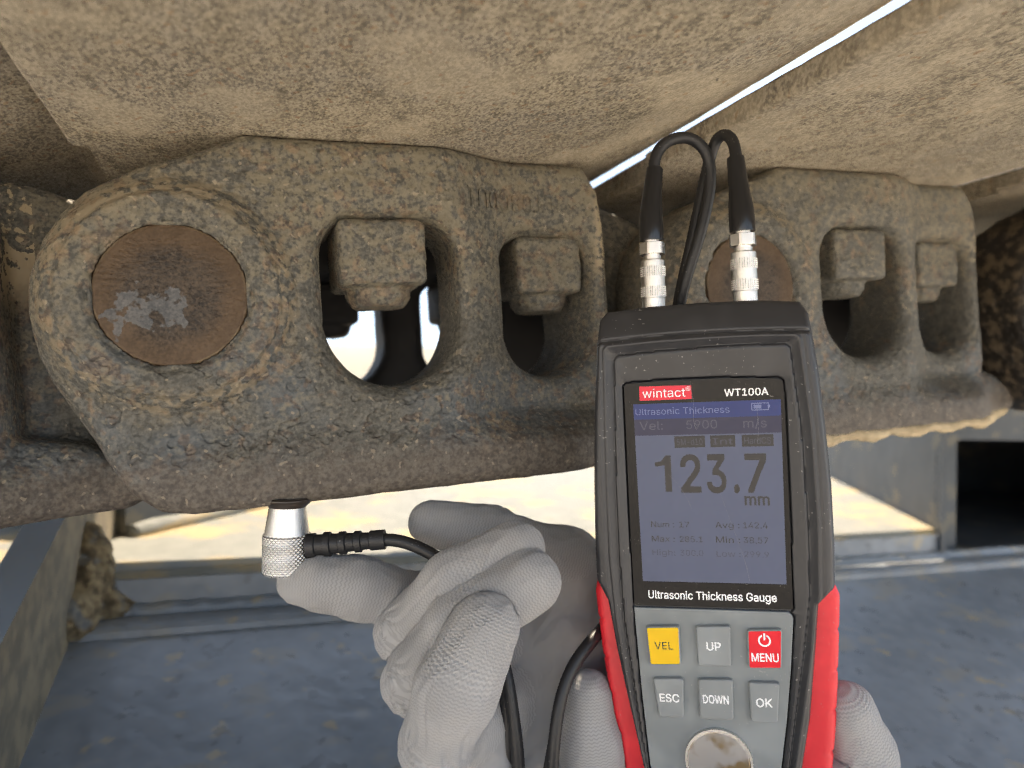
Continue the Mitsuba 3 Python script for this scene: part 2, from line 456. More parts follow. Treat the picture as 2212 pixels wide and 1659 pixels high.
# ---------------------------------------------------------------- ground, bank
gx_ = np.linspace(-1, 1, 121); gx_ = np.sign(gx_) * np.abs(gx_) ** 2.2 * 400
GX, GY = np.meshgrid(gx_, gx_, indexing='ij')
gz_ = (meshkit.fbm(np.stack([GX / 1.5, GY / 1.5, GX * 0], -1), 3) - .5) * .06
def sheet(X, Y, Z):
    a, b = X.shape
    i = np.arange(a * b).reshape(a, b)
    q = np.stack([i[:-1, :-1], i[1:, :-1], i[1:, 1:], i[:-1, 1:]], -1).reshape(-1, 4)
    return trimesh.Trimesh(np.stack([X, Y, Z], -1).reshape(-1, 3), np.vstack([q[:, [0, 1, 2]], q[:, [0, 2, 3]]]), process=False)
tag(obj('ground', sheet(GX, GY, gz_), 'm_sand', smooth=True), kind='structure')
A_, B_ = np.meshgrid(np.linspace(-40, 40, 161), np.linspace(-7, 7, 41), indexing='ij')
hb = 1.86 * (1 - ss(np.abs(B_), .4, 6.5)) + (meshkit.fbm(np.stack([A_ / 1.1, B_ / 1.1, A_ * 0], -1), 3) - .5) * .08 - .05
fw = np.array([FWD[0], FWD[1]]); fw = fw / np.linalg.norm(fw); rt = np.array([fw[1], -fw[0]])
BX = CAM[0] + rt[0] * A_ + fw[0] * (14 + B_); BY = CAM[1] + rt[1] * A_ + fw[1] * (14 + B_)
tag(obj('dirt_bank', sheet(BX, BY, hb), 'm_bank', smooth=True), kind='structure')

# ---------------------------------------------------------------- track links
OUT = [(-20, 28.7), (-26, 23), (-31, 16), (-34.2, 6), (-35, -3), (-33.5, -14), (-29, -25), (-17, -45.5), (-12.5, -53), (-6, -58), (2, -59.7), (172, -59.7), (179, -56), (177, -48),
       (162, -40), (145, -37), (142.5, 22), (139, 36), (133, 45.6), (20, 45.6), (8, 40), (-6, 35.5)]


def front(X, Z):
    """Depth of the link's outer face over (x, z)."""
    r = np.hypot(X, Z)
    body = 5.5 + 12 * ss(X, 76, 108) + 6 * ss(-X, 10, 34) + 10 * ss(X, 137, 148)
    body = body + 1.3 * np.exp(-((Z + 40) / 5.) ** 2) * ss(X, -20, 10)
    s = ss(-Z, 36, 50)
    body = body * (1 - s) + s * (4.0 + 27 * ss(X, 112, 172))
    boss = 9.5 * ss(r, 26.5, 37) + .9 * np.exp(-((r - 28.3) / .8) ** 2) + 0.6
    boss = boss + 1.6 * np.exp(-((r - 19.8) / .7) ** 2) + 4 * (r < 19)
    return smin(body, boss + 60 * ss(r, 37, 48), 2.5)


def rect2(x, z, a, b, r):
    qx, qz = np.abs(x) - (a - r), np.abs(z) - (b - r)
    return np.hypot(np.maximum(qx, 0), np.maximum(qz, 0)) + np.minimum(np.maximum(qx, qz), 0) - r


def link_mesh(h):
    xs, ys, zs = grid((-38, -2, -62), (223, 84, 49), h)
    X2, Z2 = np.meshgrid(xs, zs, indexing='ij')
    o2 = poly_sdf(OUT, X2, Z2) - .5
    f2 = front(X2, Z2).astype(np.float32)
    s1 = smin(np.hypot(X2 - 61, Z2 + 7) - 21, np.maximum(np.maximum(40 - X2, X2 - 82), np.maximum(-7 - Z2, Z2 - 23)) + 0, 3)
    s1 = np.maximum(s1, rect2(X2 - 61, Z2 + 2.5, 21, 25.5, 11))
    s2 = smin(np.hypot(X2 - 117.5, Z2 + 11.5) - 16.5, np.maximum(np.maximum(101 - X2, X2 - 134), np.maximum(-11.5 - Z2, Z2 - 21)), 3)
    s2 = np.maximum(s2, rect2(X2 - 117.5, Z2 + 3.5, 16.5, 24.5, 9))
    slots = np.minimum(s1, s2)
    bush = np.hypot(X2 - 190, Z2) - 31
    arm = poly_sdf([(120, -54), (170, -50), (182, -36), (200, -22), (200, 22), (176, 30), (150, 40), (120, 43)], X2, Z2)
    e3 = lambda a: a[:, None, :]
    Y = ys[None, :, None]
    o2, f2, slots, bush, arm = e3(o2), e3(f2), e3(slots), e3(bush), e3(arm)
    back = f2 * 0 + 41 + 8 * e3(ss(X2, 85, 115))
    v = smax(smax(o2, f2 - Y, 5.0), Y - back, 3)
    v = smax(v, -slots, 9.0)
    v = smin(v, smax(bush, np.maximum(44 - Y, Y - 77), 4), 6)
    v = smin(v, smax(smax(arm, np.maximum(44.5 - Y, Y - 66), 4), -slots, 4), 4)
    return rough(snet(v, (xs[0], ys[0], zs[0]), h), .35, 5.0, 3)


def nut_mesh(cx, cy, zc, seed, h=.8, hw=13.5):
    xs, ys, zs = grid((cx - 17, cy - 16, zc - 20), (cx + 17, cy + 16, zc + 14), h)
    X, Y, Z = xs[:, None, None], ys[None, :, None], zs[None, None, :]
    v = rbox(X, Y, Z, (cx, cy, zc + .5), (2 * hw, 27, 20), 2.3)
    r = np.hypot(X - cx, Y - cy)
    v = smin(v, np.maximum(r + np.maximum(0, zc - 12.5 - Z) * .7 - 10.2, np.maximum(zc - 15.5 - Z, Z - zc)), 1.6)
    return rough(snet(v, (xs[0], ys[0], zs[0]), h), .45, 4.5, seed)


def pin_mesh():
    m = lathe([(19.3, 40), (19.3, 2.9), (18.9, 2.2), (18, 1.9), (14, 2.0), (9, 1.7), (4, 1.9), (0.2, 1.8)], 72)
    return trimesh.Trimesh(np.array(m.vertices), m.faces[:, ::-1], process=False)


L_hi, L_lo = link_mesh(1.0), link_mesh(1.8)
PLY = {}
def shared(name, make, bsdf, smooth=True):
    if name not in PLY:
        PLY[name] = mikit.ply(moved(make(), chain), bsdf, smooth)
    return PLY[name]


def mirrored(mesh):
    v, f, _ = meshkit.arrays(mesh)
    v = v.copy(); v[:, 1] = 176 - v[:, 1]
    return trimesh.Trimesh(v, f[:, ::-1], process=False)


DX = R @ np.array([.19, 0, 0])
def at_pitch(k):
    return T().translate((DX * k).tolist())

near_labels = {0: 'grey cast track link with the rusty brown pin end, touched by the probe from below',
               1: 'blurred track link half hidden behind the handheld gauge and its plugs',
               2: 'track link at the right edge, only its rounded dark pin end showing',
               -1: 'track link at the left edge with tan dust on its upper corner'}
for k in (0, 1, 2, -1):
    t = thing('track_link', near_labels[k], 'track link', 'links of the near track chain')
    tw = at_pitch(k)
    obj('body', shared('hi' if k == 0 else 'lo' if k < 2 else 'lo_shade', (lambda: L_hi) if k == 0 else (lambda: L_lo), 'm_steel' if k < 2 else 'm_steel_shade'), None, t, to_world=tw)
    obj('pin', shared('pin', pin_mesh, 'm_pin', 40), None, t, to_world=tw)
    obj('nut', shared('nut1', lambda: nut_mesh(58.5, 20.5, 12.5, 1), 'm_steel'), None, t, to_world=tw)
    obj('nut', shared('nut2', lambda: nut_mesh(120.5, 36, 11, 2, hw=12.5), 'm_steel'), None, t, to_world=tw)
    if k == 1:
        xx = np.linspace(20, 171, 90)
        yy = front(xx, xx * 0 - 55) + 1.4 + .3 * np.sin(xx / 5)
        cr = sweep(np.column_stack([190 + xx, yy, -58.6 + .5 * np.sin(xx / 3.3)]), 1.6 + .8 * np.abs(np.sin(xx / 7)), 9)
        labels[obj('mud_crust', moved(rough(cr, .9, 2.5, 6), chain), 'm_crust', t, smooth=True)] = {'label': 'crust of pale tan dried mud along the lower edge'}
    if k == 0:
        tx = meshkit.text_mesh('LT08C0U1', 6.2, .9, False)
        v = np.array(tx.vertices); v[:, 0] *= 34 / v[:, 0].max()
        x, z = 121 - v[:, 0], 34.5 - v[:, 1]
        w = np.column_stack([x, front(x, z) + .45 - v[:, 2], z])
        obj('casting_mark', trimesh.Trimesh(chain(w), np.array(tx.faces), process=False), 'm_steel', t, smooth=20)
far = {0: 'dark far side track link seen through the slots above the probe', 1: 'far side track link in the shade behind the gauge and plugs', -1: 'far side track link in the shade beyond the left edge link'}
for k in (0, 1, -1):
    t = thing('far_track_link', far[k], 'track link', 'links of the far track chain')
    tw = at_pitch(k)
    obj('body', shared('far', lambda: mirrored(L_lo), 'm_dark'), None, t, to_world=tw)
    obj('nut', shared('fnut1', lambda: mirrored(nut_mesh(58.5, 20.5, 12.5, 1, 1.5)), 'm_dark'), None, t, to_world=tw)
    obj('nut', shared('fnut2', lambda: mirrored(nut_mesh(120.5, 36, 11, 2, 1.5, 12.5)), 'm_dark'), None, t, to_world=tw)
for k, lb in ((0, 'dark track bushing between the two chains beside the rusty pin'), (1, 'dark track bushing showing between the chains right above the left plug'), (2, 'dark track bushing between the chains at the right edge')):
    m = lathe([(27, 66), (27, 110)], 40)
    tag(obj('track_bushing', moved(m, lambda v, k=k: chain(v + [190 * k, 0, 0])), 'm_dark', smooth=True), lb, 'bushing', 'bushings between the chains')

# ---------------------------------------------------------------- track shoes
def shoe_mesh(seed):
    prof = [(-26, 47.2), (-25, 46.3), (-23, 46), (118, 46), (130, 47), (142, 49.2), (152, 51.8), (162, 55.2), (168, 57.9), (169, 59.3), (168.5, 61.5), (160, 64), (150, 61.5), (138, 58.5), (124, 56), (120, 56), (118, 78), (110, 78), (107, 56), (79, 56), (77, 76), (69, 76), (66, 56),
            (38, 56), (36, 76), (28, 76), (25, 56), (-20, 55), (-25, 54), (-26, 53)]
    cs = CS([prof])
    m = cs.extrude(500).rotate([90, 0, 0]).translate([0, 291, 0])
    notch = m3.Manifold.cube([22, 86, 40]).translate([-43, 26, 40])
    m = (m - notch).refine_to_length(4.)
    v, f, _ = meshkit.arrays(m)
    tm = trimesh.Trimesh(v, f, process=False)
    tm.merge_vertices()
    v = np.array(tm.vertices)
    wob = (meshkit.fbm(np.stack([v[:, 0] / 60, v[:, 1] / 80, v[:, 2] * 0 + seed * 3.3], -1), 2) - .5) * 2.2 * ss(np.abs(v[:, 0] - 45), 0, 60)
    v[:, 2] -= wob * (v[:, 2] < 60) * .6
    return rough(trimesh.Trimesh(v, tm.faces, process=False), .28, 7, seed)
shoe_labels = {0: 'large tan dusty track shoe plate overhanging the link in the middle', 1: 'tan dusty track shoe plate at the upper right beyond the bright diagonal gap',
               -1: 'dark shaded track shoe plate peeking out at the upper left corner', 2: 'track shoe plate just showing at the far right edge', 3: 'track shoe plate hidden further right', 4: 'rightmost hidden track shoe plate', -2: 'leftmost hidden track shoe plate'}
for k in (0, 1, -1, 2, 3, 4, -2):
    tag(obj('track_shoe', moved(shoe_mesh(k + 2), lambda v, k=k: chain(v + [190 * k, 0, 0])), 'm_shoe', smooth=35), shoe_labels[k], 'track shoe', 'track shoes of the upper run')

# ---------------------------------------------------------------- track frame
def mani(m):
    v, f, _ = meshkit.arrays(m); return trimesh.Trimesh(v, f, process=False)
def box_between(lo, hi):
    return m3.Manifold.cube([b - a for a, b in zip(lo, hi)]).translate(list(lo))
def yz_prism(pts, x0, x1):
    """A (y, z) outline drawn from x0 to x1."""
    m = CS([pts]).extrude(x1 - x0)
    v, f, _ = meshkit.arrays(m)
    v = np.column_stack([v[:, 2] + x0, v[:, 0], v[:, 1]])
    return trimesh.Trimesh(v, f, process=False)
fr = thing('undercarriage', 'blue grey painted steel undercarriage below the chain with its dusty sunlit deck', 'undercarriage')
obj('deck', prism(Polygon([(-.7, .2), (.531, .2), (1.276, 1.3), (-.7, 1.3)]), .7225, .743, .0015, 2), 'm_deck', fr, smooth=20)
obj('edge_plate', yz_prism([(.1755, .700), (.1755, .7195), (.178, .7216), (.2, .7216), (.2, .700)], -.7, 2.3), 'm_paint', fr, smooth=20)
SL = .25
sl = rough(mani(CS([[(.1755, .712), (.1755, .7165), (-.07, .7165 - .2455 * SL), (-.074, .714 - .2455 * SL), (-.074, .700 - .2455 * SL)][::-1]]).extrude(3.0).refine_to_length(.02)), .0006, .03, 2)
v = np.array(sl.vertices); sl = trimesh.Trimesh(np.column_stack([v[:, 2] - .7, v[:, 0], v[:, 1]]), sl.faces, process=False)
obj('side_plate', sl, 'm_paint', fr, smooth=35)
obj('skirt', yz_prism([(-.073, .636), (-.085, .60), (-.085, .30), (-.06, .30), (-.06, .632)], -.7, 2.3), 'm_paint', fr, smooth=20)
xw = np.linspace(-.7, 2.3, 500)
obj('lip', yz_prism([(.1985, .7216), (.1985, .7385), (.1998, .7385), (.1998, .7216)], -.7, .533), 'm_paint', fr, smooth=20)
obj('weld_bead', rough(sweep(np.column_stack([xw, xw * 0 + .1975, xw * 0 + .7225 + .0006 * np.sin(xw * 400)]), .0042, 10), .0009, .012, 4), 'm_paint', fr, smooth=True)
rib = yz_prism([(.30, .690), (.30, .823), (.26, .811), (.152, .7767), (.06, .748), (.0, .728), (-.03, .700), (-.03, .655)], -.066, -.052)
obj('gusset', rib, 'm_dusty_skytop', fr, smooth=20)
def leg(A, along, length, across, depth_, z0, z1):
    A, a, c = np.array(A), np.array(along), np.array(across)
    pts = [A, A + a * length, A + a * length + c * depth_, A + c * depth_]
    if Polygon(pts).exterior.is_ccw is False: pts = pts[::-1]
    m = trimesh.creation.extrude_polygon(Polygon(pts), z1 - z0, engine='earcut'); m.apply_translation([0, 0, z0]); return m
obj('leg', leg((-.046, .2935), (.58, .815), .5, (-.815, .58), .4, .35, .812), 'm_legs', fr, smooth=20)
a0, a1 = np.array([-.043, .292]), np.array([-.043, .292]) + .5 * np.array([.58, .815])
tt = np.linspace(0, 1, 120)[:, None]
obj('weld_bead', rough(sweep(np.column_stack([a0 + (a1 - a0) * tt, np.full(120, .745)]), .006, 10), .0015, .012, 5), 'm_deck', fr, smooth=True)
rl = CS([[(.53, .195), (1.4, .195), (1.4, .691), (.866, .691)]]).extrude(.86 - .70).translate([0, 0, .70])
hole = CS([[(551.5, 700), (800, 700), (800, 797), (551.5, 797)]]).offset(16, m3.JoinType.Round, circular_segments=48).scale((.001, .001)).extrude(.1).rotate([90, 0, 0]).translate([0, .208, 0])
cav = CS([[(.562, .207), (1.3, .207), (1.3, .60), (.84, .60)]]).extrude(.13).translate([0, 0, .71]) + hole
ol = mani(rl - cav)
obj('support_box', ol, 'm_legs', fr, smooth=30)
xs, ys, zs = grid((-60, 140, 690), (20, 250, 790), 1.5)
X, Y, Z = xs[:, None, None], ys[None, :, None], zs[None, None, :]
v = 1e9
for (c, r) in (((-52, 196, 735), 13), ((-50, 200, 748), 11), ((-53, 178, 726), 11), ((-42, 205, 724), 11), ((-53, 206, 760), 9), ((-34, 202, 722), 7)):
    v = smin(v, np.sqrt((X - c[0]) ** 2 + (Y - c[1]) ** 2 + ((Z - c[2]) * 1.1) ** 2) - r, 12) if not isinstance(v, float) else np.sqrt((X - c[0]) ** 2 + (Y - c[1]) ** 2 + ((Z - c[2]) * 1.1) ** 2) - r
mud = rough(snet(v, (xs[0], ys[0], zs[0]), 1.5), 3.2, 8, 7, 4)
tag(obj('mud_clump', moved(mud, lambda q: q / 1000), 'm_mud', smooth=True), 'clump of dried brown mud packed in the corner of the gusset, lower left', 'mud')

# ---------------------------------------------------------------- thickness gauge
gx = np.array([.9586, .0431, .282]); gx /= np.linalg.norm(gx)
gy = np.array([-.043, .9991, 0]); gy -= gx * (gx @ gy); gy /= np.linalg.norm(gy)
gz = np.cross(gx, gy)
GO = np.array([(1537 - 1106) / F, (829.5 - 1050) / F, -1]) * .19
def gauge(v):
    v = np.asarray(v, float) / 1000
    return (GO + v[:, :1] * gx + v[:, 1:2] * gy + v[:, 2:3] * gz) @ C2W.T + CAM
def gadd(name, mesh, bsdf, parent, smooth=30):
    return obj(name, moved(mesh, gauge), bsdf, parent, smooth=smooth)
g = thing('thickness_gauge', 'black and red handheld ultrasonic thickness gauge with lit screen and six keys', 'gauge')
BODY = [(-26.4, 48.2), (-28.4, 46.1), (-29.6, 39.1), (-31.2, 19.3), (-32.2, 0), (-32.6, -16.6), (-32.5, -26.6), (-29.8, -31.9), (-28, -44.6), (-25.8, -57.2), (-23, -72), (-20.5, -86), (-19, -100), (16, -100), (17.5, -88),
        (20.3, -72.4), (22.5, -60.5), (24.6, -42), (25.7, -31.0), (29.7, -26.6), (30.0, -15.3), (29.9, 0), (29.1, 15.2), (28.1, 29.3), (26.9, 39.4), (26.1, 44.5), (24.2, 47.5), (14, 48.7), (0, 49.1), (-14.4, 49)]
GLASS = Polygon([(-22.2, 27.4), (-21.6, 28.2), (-10.4, 28.8), (3.9, 28.7), (17.9, 28.0), (19.2, 27.1), (19.3, -1.2), (19.1, -32.2), (-1.0, -32.5), (-22.0, -32.8), (-22.2, -1.2)])
PADP = Polygon([(-22.1, -33.2), (-1.1, -32.9), (18.2, -32.7), (19.1, -34.1), (17.9, -47.8), (16.4, -61.0), (14.3, -75), (11.5, -92), (-16.5, -92), (-19.6, -76.8), (-21.0, -56.8), (-22.0, -36.6)])
h = .32
xs, ys, zs = grid((-36, -101.5, -29), (33, 51, 3.2), h)
X2, Y2 = np.meshgrid(xs, ys, indexing='ij')
s2 = poly_sdf(BODY, X2, Y2)
win = np.asarray(GLASS.union(PADP).buffer(.6).buffer(-.6).exterior.coords)[:-1]
q2 = poly_sdf(win, X2, Y2)
e = -s2
FO = [(-26.9, 37.4), (-26.2, 38.5), (-14, 39.1), (0, 39.3), (13, 39.2), (22.6, 38.7), (23.4, 37.8), (25.4, 15), (25.9, -10), (25.4, -28), (22.6, -45), (19.6, -62), (16, -82), (11.5, -110), (-16.5, -110), (-21.4, -76.8), (-24.0, -56.8), (-26.6, -36.6), (-27.6, -20), (-27.6, 0)]
FI = [(-24.3, 34.6), (-23.4, 35.8), (-14, 36.4), (0, 36.8), (12, 36.8), (20.2, 36.5), (21.0, 35.6), (22.8, 15), (23.4, -10), (23.0, -28), (20.6, -45), (17.8, -62), (14.8, -82), (11.5, -110), (-16.5, -110), (-20.2, -76.8), (-22.5, -56.8), (-24.6, -36.6), (-25.2, -20), (-25.2, 0)]
fo, fi = poly_sdf(FO, X2, Y2), poly_sdf(FI, X2, Y2)
slope = np.maximum(q2, 0) / np.maximum(np.maximum(q2, 0) + np.maximum(-fi, 0), .01)
band = np.clip(fi / np.maximum(fi - fo, .01), 0, 1)
prof = np.where(fi < 0, -1.1 + 1.5 * slope - .3 * ss(-fi, .8, 0), np.where(fo < 0, -.9 + 1.75 * band ** 1.2, .85 - .12 * np.clip(fo, 0, 3)))
prof = prof - .4 * np.exp(-((fo - .6) / .5) ** 2)
prof = np.where(q2 < .15, -1.9, prof)
seam = 39.5 + 1.0 * (1 - ((X2 + 1.4) / 28) ** 2)
prof = np.where(Y2 > seam, .2 - .30 * np.maximum(Y2 - seam, 0) ** 1.25, prof) - .8 * np.exp(-((Y2 - seam) / .48) ** 2)
Z = zs[None, None, :]
v = smax(s2[:, :, None] + np.maximum(0, -9 - Z) * .12 + .22 * np.maximum(0, Z + 5), Z - prof[:, :, None], 1.1)
v = smax(v, -27 - Z, 4)
gadd('shell', snet(v, (xs[0], ys[0], zs[0]), h), 'm_black', g, smooth=True)
# red grips on both flanks, behind the front shell, with grip notches
def grip(side):
    pts = ([(-32.5, -27), (-33.2, -30), (-32.9, -34.5), (-31.9, -47.7), (-29.9, -62.2), (-27.4, -77.2), (-24, -98), (-15, -98), (-18, -60), (-22, -27)] if side < 0 else
           [(29.6, -26), (30.8, -29), (30.3, -38), (29.5, -50), (28.4, -63.7), (27.0, -76), (24, -98), (14, -98), (17, -60), (20, -26)])
    xs, ys, zs = grid((min(p[0] for p in pts) - 2, -100, -24), (max(p[0] for p in pts) + 2, -23, 0), .5)
    X2, Y2 = np.meshgrid(xs, ys, indexing='ij')
    s = poly_sdf(pts, X2, Y2)
    for yy in (-38, -48.5, -59, -70): s = s + .55 * np.exp(-((Y2 - yy) / .45) ** 2)
    Z = zs[None, None, :]
    return snet(smax(s[:, :, None], np.abs(Z + 11.8) - 8.6, 2.6), (xs[0], ys[0], zs[0]), .5)
gadd('grip', grip(-1), 'm_red', g, smooth=True); gadd('grip', grip(1), 'm_red', g, smooth=True)
scr = gadd('screen', prism(GLASS.buffer(-.15), -2.2, -.75, .12), 'm_glass', g, smooth=20)
def flat(pts, z0, z1): return prism(Polygon(pts), z0, z1)
z0 = -.78
gadd('display', flat([(-19.7, 22.3), (18.2, 22.3), (17.6, -25.6), (-19.2, -26.0)], z0, -.70), 'm_lcd', scr, False)
gadd('title_bar', flat([(-19.7, 22.3), (18.2, 22.3), (18.15, 18.1), (-19.65, 18.1)], z0, -.66), 'm_title', scr, False)
gadd('velocity_bar', flat([(-19.65, 18.1), (18.15, 18.1), (18.1, 13.7), (-19.6, 13.7)], z0, -.66), 'm_vel', scr, False)
for a, b, s in ((-9.1, -1.2, '5M-d10'), (.2, 6.5, 'Int'), (8.2, 16., 'HardCS')):
    k = gadd('tag_box', flat([(a, 13.3), (b, 13.35), (b, 10.3), (a, 10.2)], z0, -.66), 'm_lcdink', scr, False)
    gadd('tag_text', text(s, a + .6, 10.9, b - a - 1.2, 1.7, -.67, .03, False), 'm_lcdfaint', scr, False)
gadd('title_text', text('Ultrasonic Thickness', -19.2, 19.3, 24.6, 1.75, -.67, .03, False), 'm_lcdlight', scr, False)
bt = Polygon([(10.9, 21.6), (15.2, 21.6), (15.2, 19.6), (10.9, 19.6)])
gadd('battery_sign', prism(bt.difference(bt.buffer(-.25)).union(sbox(11.5, 20.1, 13.4, 21.1)).union(sbox(15.2, 20.2, 15.5, 21.0)), -.67, -.63), 'm_lcdlight', scr, False)
for s, x, w in (('Vel:', -18.2, 6.2), ('5900', -5.8, 7.9), ('m/s', 8.7, 5.8)):
    gadd('velocity_text', text(s, x, 15.2, w, 2.3, -.67, .03, False), 'm_veltext', scr, False)
for s, x, w in (('1', -14.4, 3.9), ('2', -7.9, 5.3), ('3', -1.1, 5.0), ('.', 5.7, 1.4), ('7', 8.6, 5.4)):
    one = [(-10.3, 8.2), (-10.3, -1.6), (-12.0, -1.6), (-12.0, 5.6), (-14.5, 5.2), (-14.6, 6.3), (-12.9, 6.7), (-11.6, 8.2)]
    gadd('reading', flat(one, -.71, -.67) if s == '1' else text(s, x, -1.6, w, 9.7, -.71, .04, True), 'm_lcdink', scr, False)
gadd('unit_text', text('mm', 8.2, -5.1, 6.2, 3.0, -.71, .04, True), 'm_lcdink', scr, False)
for r, (a, b, c_, e_) in enumerate((('Num :', '17', 'Avg :', '142.4'), ('Max :', '285.1', 'Min :', '38.57'), ('High:', '300.0', 'Low :', '299.9'))):
    y = (-11.2, -15.1, -18.8)[r]
    for s, x, w in ((a, -16.3, 6.1), (b, -8.9, 2.7 if r == 0 else 6.0), (c_, .5, 6.1), (e_, 7.5, 6.1)):
        gadd('record_text', text(s, x, y, w, 1.55, -.71, .04, False), 'm_lcdink' if r < 2 else 'm_lcdfaint', scr, False)
lg = gadd('maker_badge', flat([(-17.9, 27.1), (-4.1, 26.9), (-4.1, 23.2), (-17.9, 23.2)], z0, -.68), 'm_logo', scr, False)
gadd('maker_text', text('wintact', -17.1, 23.95, 11.4, 2.35, -.70, .05, False), 'm_white', scr, False)
rg = Point(-4.95, 26.0).buffer(.62, 24)
gadd('registered_sign', prism(rg.difference(rg.buffer(-.13)), -.70, -.65), 'm_white', scr, False)
gadd('registered_sign', text('R', -5.2, 25.68, .5, .68, -.70, .05, False), 'm_white', scr, False)
gadd('type_text', text('WT100A', 4.3, 23.6, 11.0, 1.85, -.76, .05, True), 'm_white', scr, False)
gadd('type_text', text('Ultrasonic Thickness Gauge', -17.9, -30.6, 33.0, 2.1, -.76, .05, True, .6), 'm_white', scr, False)
for pts in ([(-4.2, 28.0), (-4.0, 24.6), (-3.7, 22.5), (-3.9, 19), (-3.2, 15.0)], [(2.2, -2), (4.0, -8), (6.5, -16), (8.6, -25)], [(12.2, 21), (12.4, 15), (12.0, 11)], [(-11, 3), (-7.5, -1.5), (-5.5, -6)]):
    a = np.array(pts); w_ = np.column_stack([a, np.full(len(a), -.60)])
    gadd('scratch', sweep(w_, np.linspace(.02, .045, len(a)), 5, 24), 'm_scratch', scr, 30)
pad = gadd('keypad', prism(PADP.buffer(-.15), -2.2, -.85, .25), 'm_pad', g, smooth=25)
def round_poly(pts, r): return Polygon(pts).buffer(-r).buffer(r, 8)
KEYS = [('VEL', [(-18.9, -38.0), (-9.9, -37.4), (-9.9, -47.8), (-18.2, -48.4)], 'm_yellow'), ('UP', [(-5.7, -37.3), (3.2, -36.7), (3.0, -47.4), (-5.5, -47.8)], 'm_key'), ('MENU', [(7.3, -37.5), (16.0, -36.9), (15.5, -47.1), (7.2, -47.6)], 'm_keyred'),
        ('ESC', [(-17.6, -52.0), (-9.5, -51.4), (-9.8, -61.9), (-16.4, -62.4)], 'm_key'), ('DOWN', [(-5.7, -51.4), (3.2, -50.8), (3.0, -61.4), (-5.7, -62.0)], 'm_key'), ('OK', [(7.1, -51.2), (14.8, -50.9), (13.9, -61.3), (7.3, -61.6)], 'm_key')]
WID = {'VEL': (4.9, 2.0), 'UP': (3.7, 2.1), 'MENU': (6.7, 2.1), 'ESC': (5.2, 2.1), 'DOWN': (6.6, 2.1), 'OK': (4.0, 2.1)}
for s, pts, m in KEYS:
    kk = gadd('key', prism(round_poly(pts, .7), -1.0, .75, .45), 'm_key', g, smooth=30)
    if m != 'm_key':
        gadd('cap', prism(round_poly(pts, .7).buffer(-.35), .6, .80), m, kk, False)
    cx, cy = np.mean(pts, 0)
    w, hh = WID[s]
    y = cy - hh / 2 - (2.2 if s == 'MENU' else 0)
    gadd('legend', text(s, cx - w / 2, y, w, hh, .78, .06, s != 'VEL', 2.0), 'm_ink' if s == 'VEL' else 'm_white', kk, False)
    if s == 'MENU':
        pc = Point(cx, cy + 2.3)
        ring = pc.buffer(1.6, 24).difference(pc.buffer(1.15, 24)).difference(sbox(cx - .55, cy + 2.6, cx + .55, cy + 5)).union(sbox(cx - .24, cy + 2.4, cx + .24, cy + 4.2))
        for geo in getattr(ring, 'geoms', [ring]):
            gadd('power_sign', prism(geo, .78, .84), 'm_white', kk, False)
dk = gadd('zero_block', prism(Point(-1.3, -73.1).buffer(8.0, 48), -.9, .35, .3), 'm_disc', g, smooth=30)
rr = Point(-1.3, -73.1)
gadd('rim', prism(rr.buffer(8.7, 48).difference(rr.buffer(8.05, 48)), -.9, .55), 'm_nickel', dk, smooth=30)

# ---------------------------------------------------------------- cable with its two plugs
def knurl_band(r, y0, y1, nrow, ncol):
    a = np.arange(ncol * 4) * 2 * np.pi / (ncol * 4)
    yy = np.linspace(y0, y1, nrow * 4 + 1)
    A, Yv = np.meshgrid(a, yy, indexing='xy')
    rad = r + .22 * np.maximum(0, np.sin(A * ncol)) * np.maximum(0, np.sin((Yv - y0) / (y1 - y0) * np.pi * 2 * nrow * .5) ** 2)
    V = np.stack([rad * np.cos(A), Yv, rad * np.sin(A)], -1).reshape(-1, 3)
    N, S = len(yy), len(a)
    i = np.arange(S); j = (i + 1) % S; fs = []
    for k in range(N - 1):
        fs += [np.stack([k * S + i, (k + 1) * S + j, k * S + j], 1), np.stack([k * S + i, (k + 1) * S + i, (k + 1) * S + j], 1)]
    return trimesh.Trimesh(V, np.vstack(fs), process=False)
cb = thing('probe_cable', 'black twin cable looping from two silver plugs down behind the gauge to the probe', 'cable')
def plug(x, ytop, lean):
    def place(v, x=x): return gauge(np.column_stack([v[:, 0] + x + lean * (v[:, 1] - 49), v[:, 1], v[:, 2] - 11.5]))
    k = obj('plug', moved(lathe([(3.3, 44), (3.3, 51.8), (3.42, 52), (3.42, 62.4), (3.2, 62.8), (2.5, 62.9), (2.5, 64), (2.2, 64), (2.2, 69.5)], 56), place), 'm_nickel', cb, smooth=30)
    for y0 in (52.3, 58.0): obj('knurl', moved(knurl_band(3.45, y0, y0 + 2.9, 5, 34), place), 'm_nickel', k, smooth=25)
    hx = trimesh.creation.cylinder(3.75, 3.4, sections=6)
    hx = prism(Point(0, 0).buffer(3.7, 40).intersection(Polygon([(3.9 * math.cos(t), 3.9 * math.sin(t)) for t in np.arange(6) * math.pi / 3 + .35])), 0, 3.3, .2)
    v = np.array(hx.vertices); hx = trimesh.Trimesh(np.column_stack([v[:, 0], v[:, 2] + 64.4, -v[:, 1]]), hx.faces, process=False)
    obj('hex_nut', moved(hx, place), 'm_nickel', k, smooth=25)
    return place
pl1, pl2 = plug(-13.9, 0, .012), plug(11.0, 0, .0)
def g3(pts): return np.array([gauge(np.array([p]))[0] for p in pts])
sl1 = g3([(-13.7, 68.4, -11.5), (-13.6, 72, -11.5), (-13.5, 75.5, -11.7), (-13.2, 79, -12), (-12.7, 84, -12.6), (-12.0, 89.2, -13.5)])
